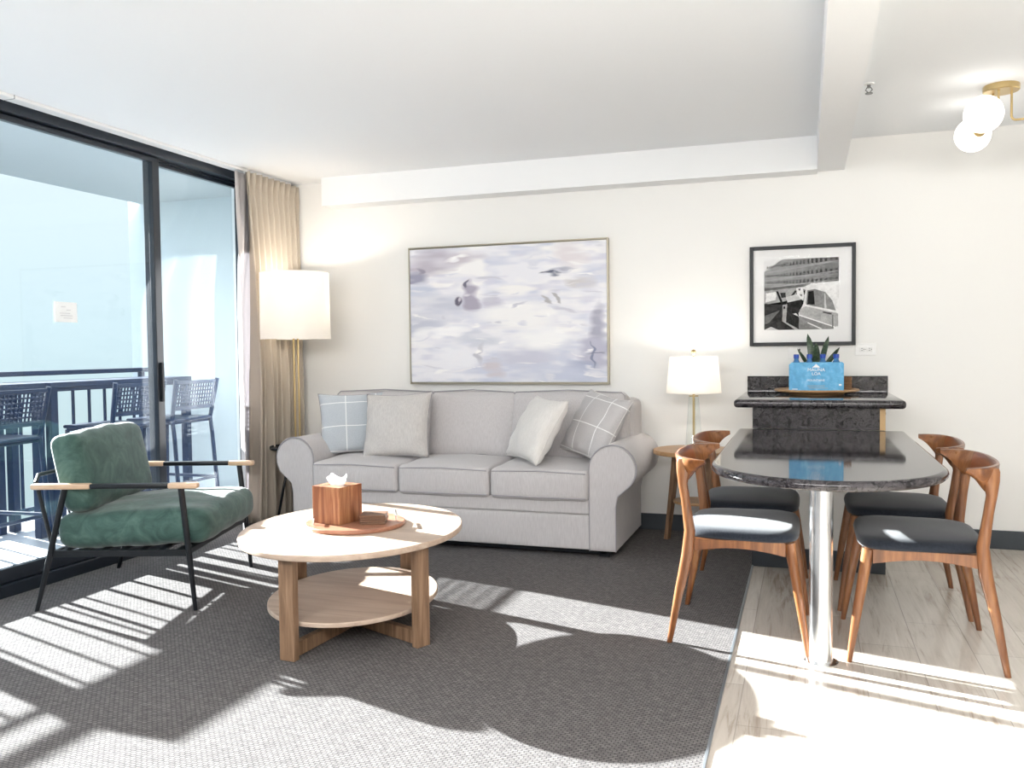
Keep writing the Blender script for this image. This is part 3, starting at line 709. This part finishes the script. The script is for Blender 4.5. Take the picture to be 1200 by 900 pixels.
# abstract painting
H_, W_ = 200, 300; V_, U_ = np.meshgrid(np.linspace(0, 1, H_), np.linspace(0, 1, W_), indexing='ij')
nA = vnoise(H_, W_, 9, 5)*.5+vnoise(H_, W_, 24, 9)*.3+vnoise(H_, W_, 60, 20)*.2; nB = vnoise(H_, W_, 5, 6)*.6+vnoise(H_, W_, 30, 14)*.4
nC = vnoise(H_, W_, 40, 12)
art = lin((232, 232, 238))[None, None]*np.ones((H_, W_, 1))
def lay(mask, col): 
    global art
    mask = np.clip(mask, 0, 1)[..., None]; art = art*(1-mask)+lin(col)[None, None]*mask
lay((nA-.45)*3.5, (205, 209, 224)); lay((nB-.55)*4, (240, 239, 240)); lay((nC-.62)*3, (214, 214, 226))
_g = lambda c: tuple(x+(sum(c)/3+6-x)*.35 for x in c)
def blob(cx, cy, rx, ry, col, al, ang=0, soft=2.2):
    wu = U_+(nB-.5)*.10; wv = V_+(nA-.5)*.12; ca, sa = math.cos(ang), math.sin(ang); dx = (wu-cx)*1.5; dy = wv-cy
    x = (dx*ca+dy*sa)/(rx*1.5); y = (-dx*sa+dy*ca)/ry; lay((1-(x*x+y*y))*soft*al*.82*(.6+.8*nC), _g(col))
for a in ((.10, .10, .22, .12, (186, 178, 196), .55), (.02, .20, .12, .05, (150, 150, 182), .7), (.30, .08, .14, .07, (200, 190, 202), .5), (.05, .30, .12, .08, (190, 200, 224), .6), (.22, .42, .22, .12, (194, 198, 218), .5),
          (.08, .55, .16, .10, (188, 194, 216), .5), (.34, .36, .05, .13, (168, 160, 186), .75, .1), (.44, .42, .07, .05, (196, 194, 214), .7), (.35, .68, .16, .06, (200, 206, 222), .6), (.60, .84, .16, .10, (196, 198, 220), .7),
          (.88, .30, .08, .05, (204, 200, 204), .6), (.85, .10, .10, .10, (222, 214, 220), .6), (.97, .62, .05, .22, (164, 164, 190), .65), (.95, .80, .10, .14, (180, 180, 206), .7), (.88, .92, .10, .07, (150, 160, 200), .6), (.80, .95, .28, .07, (192, 200, 226), .5),
          (.55, .52, .25, .12, (238, 237, 238), .7), (.70, .70, .18, .13, (240, 240, 242), .6), (.16, .62, .14, .05, (240, 240, 244), .7), (.24, .82, .16, .10, (230, 231, 240), .7), (.55, .33, .14, .05, (238, 236, 236), .7), (.43, .93, .07, .07, (204, 196, 208), .7),
          (.37, .80, .02, .10, (190, 190, 205), .6), (.80, .20, .10, .03, (172, 174, 196), .7), (.33, .27, .012, .03, (110, 106, 130), .8, .5), (.265, .39, .030, .050, (104, 98, 124), .95, .9), (.275, .38, .012, .03, (196, 190, 206), .9, .6), (.72, .205, .055, .012, (92, 98, 124), .9, -.05), (.775, .215, .04, .014, (120, 126, 152), .8, -.1),
          (.73, .43, .035, .018, (176, 174, 180), .8, .5), (.78, .41, .03, .014, (176, 174, 180), .8, .8), (.935, .82, .010, .10, (126, 134, 172), .7), (.95, .81, .06, .008, (120, 122, 150), .7), (.06, .15, .03, .03, (150, 142, 166), .6)):
    blob(*a)
for i in range(90):
    cx, cy = rng.rand(2); c_ = [(244, 243, 244), (214, 216, 230), (200, 200, 216), (232, 230, 236)][i % 4]; blob(cx, cy, .02+.06*rng.rand(), .004+.012*rng.rand(), c_, .35+.3*rng.rand(), (rng.rand()-.5)*.5)
t = thing('wall_painting', 'large abstract painting in white and lilac above the sofa', 'painting', (-1.948, YW-.0225, 1.44))
grid_picture('canvas', art, 1.42, .935, 'canvas', t, -.018)
b = nb(); 
for s in (-1, 1): box(b, (s*.7165, 0, 0), (.008, .045, .966), .001); box(b, (0, 0, s*.479), (1.425, .045, .008), .001)
box(b, (0, .012, 0), (1.425, .012, .95)); obj('frame', b, 'silver', t)
# black and white street photograph
n_ = 220; V_, U_ = np.meshgrid(np.linspace(0, 1, n_), np.linspace(0, 1, n_), indexing='ij'); pic = np.ones((n_, n_))*.5
gn = vnoise(n_, n_, 20, 20)*.5+vnoise(n_, n_, 70, 70)*.5
def inpoly(P):
    ins = np.zeros_like(U_, bool); j = len(P)-1
    for i in range(len(P)):
        xi, yi = P[i]; xj, yj = P[j]
        cnd = ((yi > V_) != (yj > V_)) & (U_ < (xj-xi)*(V_-yi)/((yj-yi) or 1e-9)+xi); ins ^= cnd; j = i
    return ins
def q(*pts): return [((x-160)/643, (y-150)/612) for x, y in pts]
def fill(P, v, v2=None):
    k = inpoly(P); pic[k] = v if v2 is None else (v+(v2-v)*U_)[k]
fill(q((150, 140), (810, 140), (810, 400), (150, 460)), 150, 125)
fill(q((150, 140), (330, 140), (150, 260)), 225)
def fy(x, r): return 150+r*(1-.0)*1.0+(803-x)*.0+((803-x)/643)*(r*.35+ (60 if r < 60 else 30))
for r in (20, 95, 150):   # rows of windows converging to the left
    x = 795
    while x > 175:
        s = .35+.65*(x-160)/643; w2, h2 = 24*s, 52*s; y = {20: 215-(x-160)*.12, 95: 290-(x-160)*.06+0, 150: 345-(x-160)*.02}[r]-h2*.3
        fill(q((x-w2, y+2), (x, y), (x, y+h2), (x-w2, y+h2+2)), 78); fill(q((x-w2*1.15, y+h2+2), (x+3, y+h2), (x+3, y+h2+4), (x-w2*1.15, y+h2+6)), 185); x -= 46*s
for y0, y1 in ((262, 175), (330, 262), (392, 335)): fill(q((160, y0), (803, y1), (803, y1+6), (160, y0+5)), 178)
fill(q((160, 415), (440, 385), (440, 500), (160, 540)), 168); fill(q((160, 395), (500, 372), (500, 392), (160, 420)), 110)
fill(q((175, 440), (265, 430), (262, 500), (170, 520)), 225); fill(q((300, 440), (345, 440), (350, 480), (310, 485)), 60)
fill(q((150, 530), (330, 545), (460, 640), (470, 775), (150, 775)), 66); fill(q((160, 640), (300, 590), (200, 700), (160, 715)), 120); fill(q((160, 760), (220, 735), (300, 770), (160, 775)), 205)
fill(q((350, 510), (490, 500), (480, 770), (350, 700)), 58); fill(q((320, 545), (362, 540), (350, 700), (318, 690)), 165); fill(q((330, 560), (345, 560), (343, 580), (330, 580)), 40); fill(q((322, 690), (350, 695), (480, 770), (440, 770)), 178)
fill(q((262, 425), (282, 425), (330, 540), (312, 545)), 50); fill(q((430, 420), (445, 430), (365, 530), (350, 525)), 60); fill(q((350, 480), (500, 440), (495, 500), (365, 525)), 205)
fill(q((440, 400), (495, 395), (510, 470), (500, 515), (465, 480), (445, 450)), 225); fill(q((455, 410), (480, 405), (470, 430)), 70); fill(q((470, 455), (490, 460), (485, 480)), 90)
fill(q((480, 405), (570, 365), (810, 352), (810, 775), (470, 775), (460, 620), (500, 545), (520, 420)), 205, 235)
fill(q((535, 425), (600, 415), (690, 445), (750, 520), (778, 605), (525, 548)), 120, 150); fill(q((545, 435), (590, 430), (600, 550), (535, 545)), 45); fill(q((680, 455), (690, 455), (700, 590), (680, 585)), 200)
fill(q((470, 590), (520, 562), (800, 630), (800, 740), (760, 745), (465, 640)), 190, 175); fill(q((465, 640), (760, 745), (760, 775), (460, 775)), 125, 150); fill(q((465, 632), (770, 740), (770, 750), (465, 642)), 235); fill(q((540, 700), (660, 755), (655, 765), (535, 708)), 225)
fill(q((670, 610), (745, 625), (742, 640), (668, 622)), 90); fill(q((750, 640), (757, 640), (757, 750), (750, 750)), 110); fill(q((410, 625), (440, 620), (460, 650)), 225)
pic = np.clip((pic-128)*1.08+120+(gn-.5)*44, 12, 240); pic = np.repeat(lin(pic)[..., None], 3, 2)
t = thing('framed_photograph', 'black framed black and white street photograph with an old car above the counter', 'picture', (-.022, YW-.015, 1.506))
b = nb()
for s in (-1, 1): box(b, (s*.298, 0, 0), (.022, .03, .618), .002); box(b, (0, 0, s*.298), (.574, .03, .022), .002)
obj('frame', b, 'black', t); obj('mat_board', B((0, .002, 0), (.575, .006, .575)), 'mat_board', t)
o = grid_picture('photo_print', pic, .436, .436, 'print', t, -.0025); o.location = (-.004, 0, .008)
obj('picture_glass', B((0, -.0065, 0), (.574, .002, .574)), 'picglass', t)

t = thing('wall_outlet', 'white double electrical outlet on the wall right of the framed photograph', 'outlet', (.345, YW-.004, 1.170))
obj('cover_plate', B((0, 0, 0), (.118, .008, .074), .003), 'white', t)
b = nb()
for s in (-1, 1): box(b, (s*.021, -.005, 0), (.034, .004, .028), .006)
obj('socket', b, mat('socket_face', (.78, .78, .77), .4), t)
b = nb()
for s in (-1, 1):
    for dz in (-.006, .006): box(b, (s*.021, -.0073, dz), (.010, .001, .0025))
    cyl(b, (s*.021+.011, -.0068, 0), (s*.021+.011, -.0078, 0), .0028, n=10)
cyl(b, (0, -.004, 0), (0, -.0048, 0), .002, n=10); obj('slots', b, 'socket', t)
t = thing('wall_plate', 'small white wall plate with a black dot left of the plant, under the photograph', 'wall plate', (-.045, YW-.003, 1.150))
obj('cover_plate', B((0, 0, 0), (.115, .006, .07), .002), M['wall'], t); obj('jack', cyl(nb(), (.010, -.002, .022), (.010, -.006, .022), .006, n=14), 'socket', t)

# ------------------------------------------------------------------ lamps
def bulb(name, loc, power, col=(1, .91, .80), r=.03):
    l = bpy.data.lights.new(name, 'POINT'); l.energy = power; l.color = col; l.shadow_soft_size = r; o = bpy.data.objects.new(name, l); COL.objects.link(o); o.location = loc; return o
t = thing('floor_lamp', 'brass floor lamp with white drum shade and built-in tray beside the sofa', 'floor lamp', (-3.315, 5.15, 0))
def drum(r0, r1, z0, z1):
    b = nb(); n_ = 64
    rings = [[(r*math.cos(k*2*PI/n_), r*math.sin(k*2*PI/n_), z) for k in range(n_)] for r, z in ((r0, z0), (r1, z1), (r1-.003, z1), (r0-.003, z0))]
    loft(b, rings+[rings[0]], True, False); bmesh.ops.remove_doubles(b, verts=b.verts, dist=1e-6); return b
obj('lamp_shade', drum(.236, .232, 1.283, 1.735), 'shade', t, True)
b = nb()
for s in (-1, 1): cyl(b, (s*.017, 0, .545), (s*.017, 0, 1.50), .0065, n=12)
cyl(b, (0, 0, 1.42), (0, 0, 1.50), .02, n=16); obj('pole', b, 'brass', t, True)
b = nb()
for k in range(3): a = k*2*PI/3+.4; tube(b, [(0, 0, 1.47), (.232*math.cos(a), .232*math.sin(a), 1.70)], .002, 6)
obj('shade_holder', b, 'brass', t)
obj('bulb', lathe(nb(), [(.012, 1.50), (.02, 1.52), (.03, 1.55), (.03, 1.575), (.018, 1.60), (0, 1.605)], 20), 'globe', t, True)
obj('tray_shelf', lathe(nb(), [(0, .53), (.185, .53), (.19, .536), (.19, .55), (.186, .55), (.184, .54), (0, .54)], 48), 'black', t, True)
for k in range(3):
    a = [3.9, 5.6, 1.5][k]; obj('leg', tube(nb(), [(.05*math.cos(a), .05*math.sin(a), .53), (.155*math.cos(a), .155*math.sin(a), .006)], .009, 10), 'black', t, True)
bulb('floor_lamp_bulb', (-3.315, 5.15, 1.64), BULB*1.2)

t = thing('side_table', 'round brown wooden side table between the sofa and the dining chairs', 'side table', (-.640, 5.30, 0))
obj('table_top', slab(nb(), ellipse(0, 0, .245, .245), .550, .577, .006), 'sidewood', t, True)
for k in range(3):
    a = [2.75, 5.35, .75][k]; d = Vector((math.cos(a), math.sin(a)))
    b = nb(); rings = []
    for z, rr_, w2 in ((0, .190, .018), (.30, .150, .026), (.55, .118, .036)):
        c0 = d*rr_; p_ = Vector((-d.y, d.x)); rings.append([(*(c0+p_*w2+d*.012), z), (*(c0-p_*w2+d*.012), z), (*(c0-p_*w2-d*.012), z), (*(c0+p_*w2-d*.012), z)])
    obj('leg', loft(b, rings), 'oak_leg', t)
obj('brace', slab(nb(), ellipse(0, 0, .125, .125), .25, .266, .003), 'sidewood', t, True)
ZL = .5775
t = thing('table_lamp', 'glass and brass table lamp with white drum shade beside the sofa', 'table lamp', (-.640, 5.30, ZL))
obj('lamp_shade', drum(.164, .143, .342, .560), 'shade', t, True)
obj('glass_body', lathe(nb(), [(.052, .022), (.050, .03), (.030, .315), (.026, .322)], 40), 'clear', t, True)
obj('base', lathe(nb(), [(0, 0), (.052, 0), (.055, .004), (.055, .018), (.05, .022), (0, .022)], 40), 'brass', t, True)
b = nb(); cyl(b, (0, 0, .02), (0, 0, .40), .0075, n=16); cyl(b, (0, 0, .32), (0, 0, .326), .028, n=24); cyl(b, (0, 0, .40), (0, 0, .43), .014, n=16); obj('stem', b, 'brass', t, True)
b = nb(); tube(b, [(0, -.05, .42), (0, -.055, .5), (0, 0, .565), (0, .055, .5), (0, .05, .42)], .0015, 6); obj('harp', b, 'brass', t)
obj('finial', lathe(nb(), [(0, .562), (.005, .562), (.004, .572), (.011, .58), (.015, .590), (.011, .600), (0, .605)], 20), 'brass', t, True)
obj('bulb', lathe(nb(), [(.012, .43), (.02, .445), (.026, .465), (.026, .48), (.016, .50), (0, .505)], 20), 'globe', t, True)
bulb('table_lamp_bulb', (-.640, 5.30, ZL+.53), BULB*.55, r=.02)

t = thing('ceiling_light', 'brass ceiling light with white opal glass globes at the upper right', 'ceiling light', (.895, 4.77, HC))
obj('canopy', lathe(nb(), [(0, 0), (.078, 0), (.080, -.004), (.080, -.026), (.076, -.030), (0, -.030)], 48), 'brass', t, True)
for nm, (x0, y0), (gx, gy) in (('a', (-.02, -.045), (-.105, -.17)), ('b', (-.03, .03), (-.08, .26)), ('c', (.045, 0), (.27, -.02))):
    b = nb(); p_ = [(x0, y0, -.025), (x0, y0, -.15)]; dx, dy = gx-x0, gy-y0; ln = math.hypot(dx, dy)
    for k in range(1, 5): a = k/4*PI/2; p_.append((x0+dx/ln*.02*(1-math.cos(a)), y0+dy/ln*.02*(1-math.cos(a)), -.15-.02*math.sin(a)))
    p_.append((gx-dx/ln*.085, gy-dy/ln*.085, -.17)); arm = obj('arm', tube(b, p_, .0055, 10), 'brass', t, True)
    q0 = Vector((gx-dx/ln*.088, gy-dy/ln*.088, -.17)); q1 = Vector((gx-dx/ln*.074, gy-dy/ln*.074, -.17)); obj('globe_holder', cyl(nb(), q0, q1, .030, n=28), 'brass', arm, True)
    b = nb(); bmesh.ops.create_uvsphere(b, u_segments=36, v_segments=20, radius=.086); bmesh.ops.translate(b, vec=(gx, gy, -.17), verts=b.verts); obj('globe', b, 'globe', t, True, angle=180)
t = thing('sprinkler_head', 'small chrome fire sprinkler on the ceiling just right of the beam', 'sprinkler', (.285, 4.50, HC))
obj('escutcheon', lathe(nb(), [(0, 0), (.024, 0), (.022, -.006), (0, -.007)], 28), 'white', t, True)
b = nb(); cyl(b, (0, 0, -.004), (0, 0, -.022), .008, n=14); tube(b, [(-.008, 0, -.02), (-.015, 0, -.032), (0, 0, -.046), (.015, 0, -.032), (.008, 0, -.02)], .0028, 6); cyl(b, (0, 0, -.046), (0, 0, -.050), .017, n=16); obj('nozzle', b, mat('dull_chrome', (.22, .22, .22), .35, 1), t)
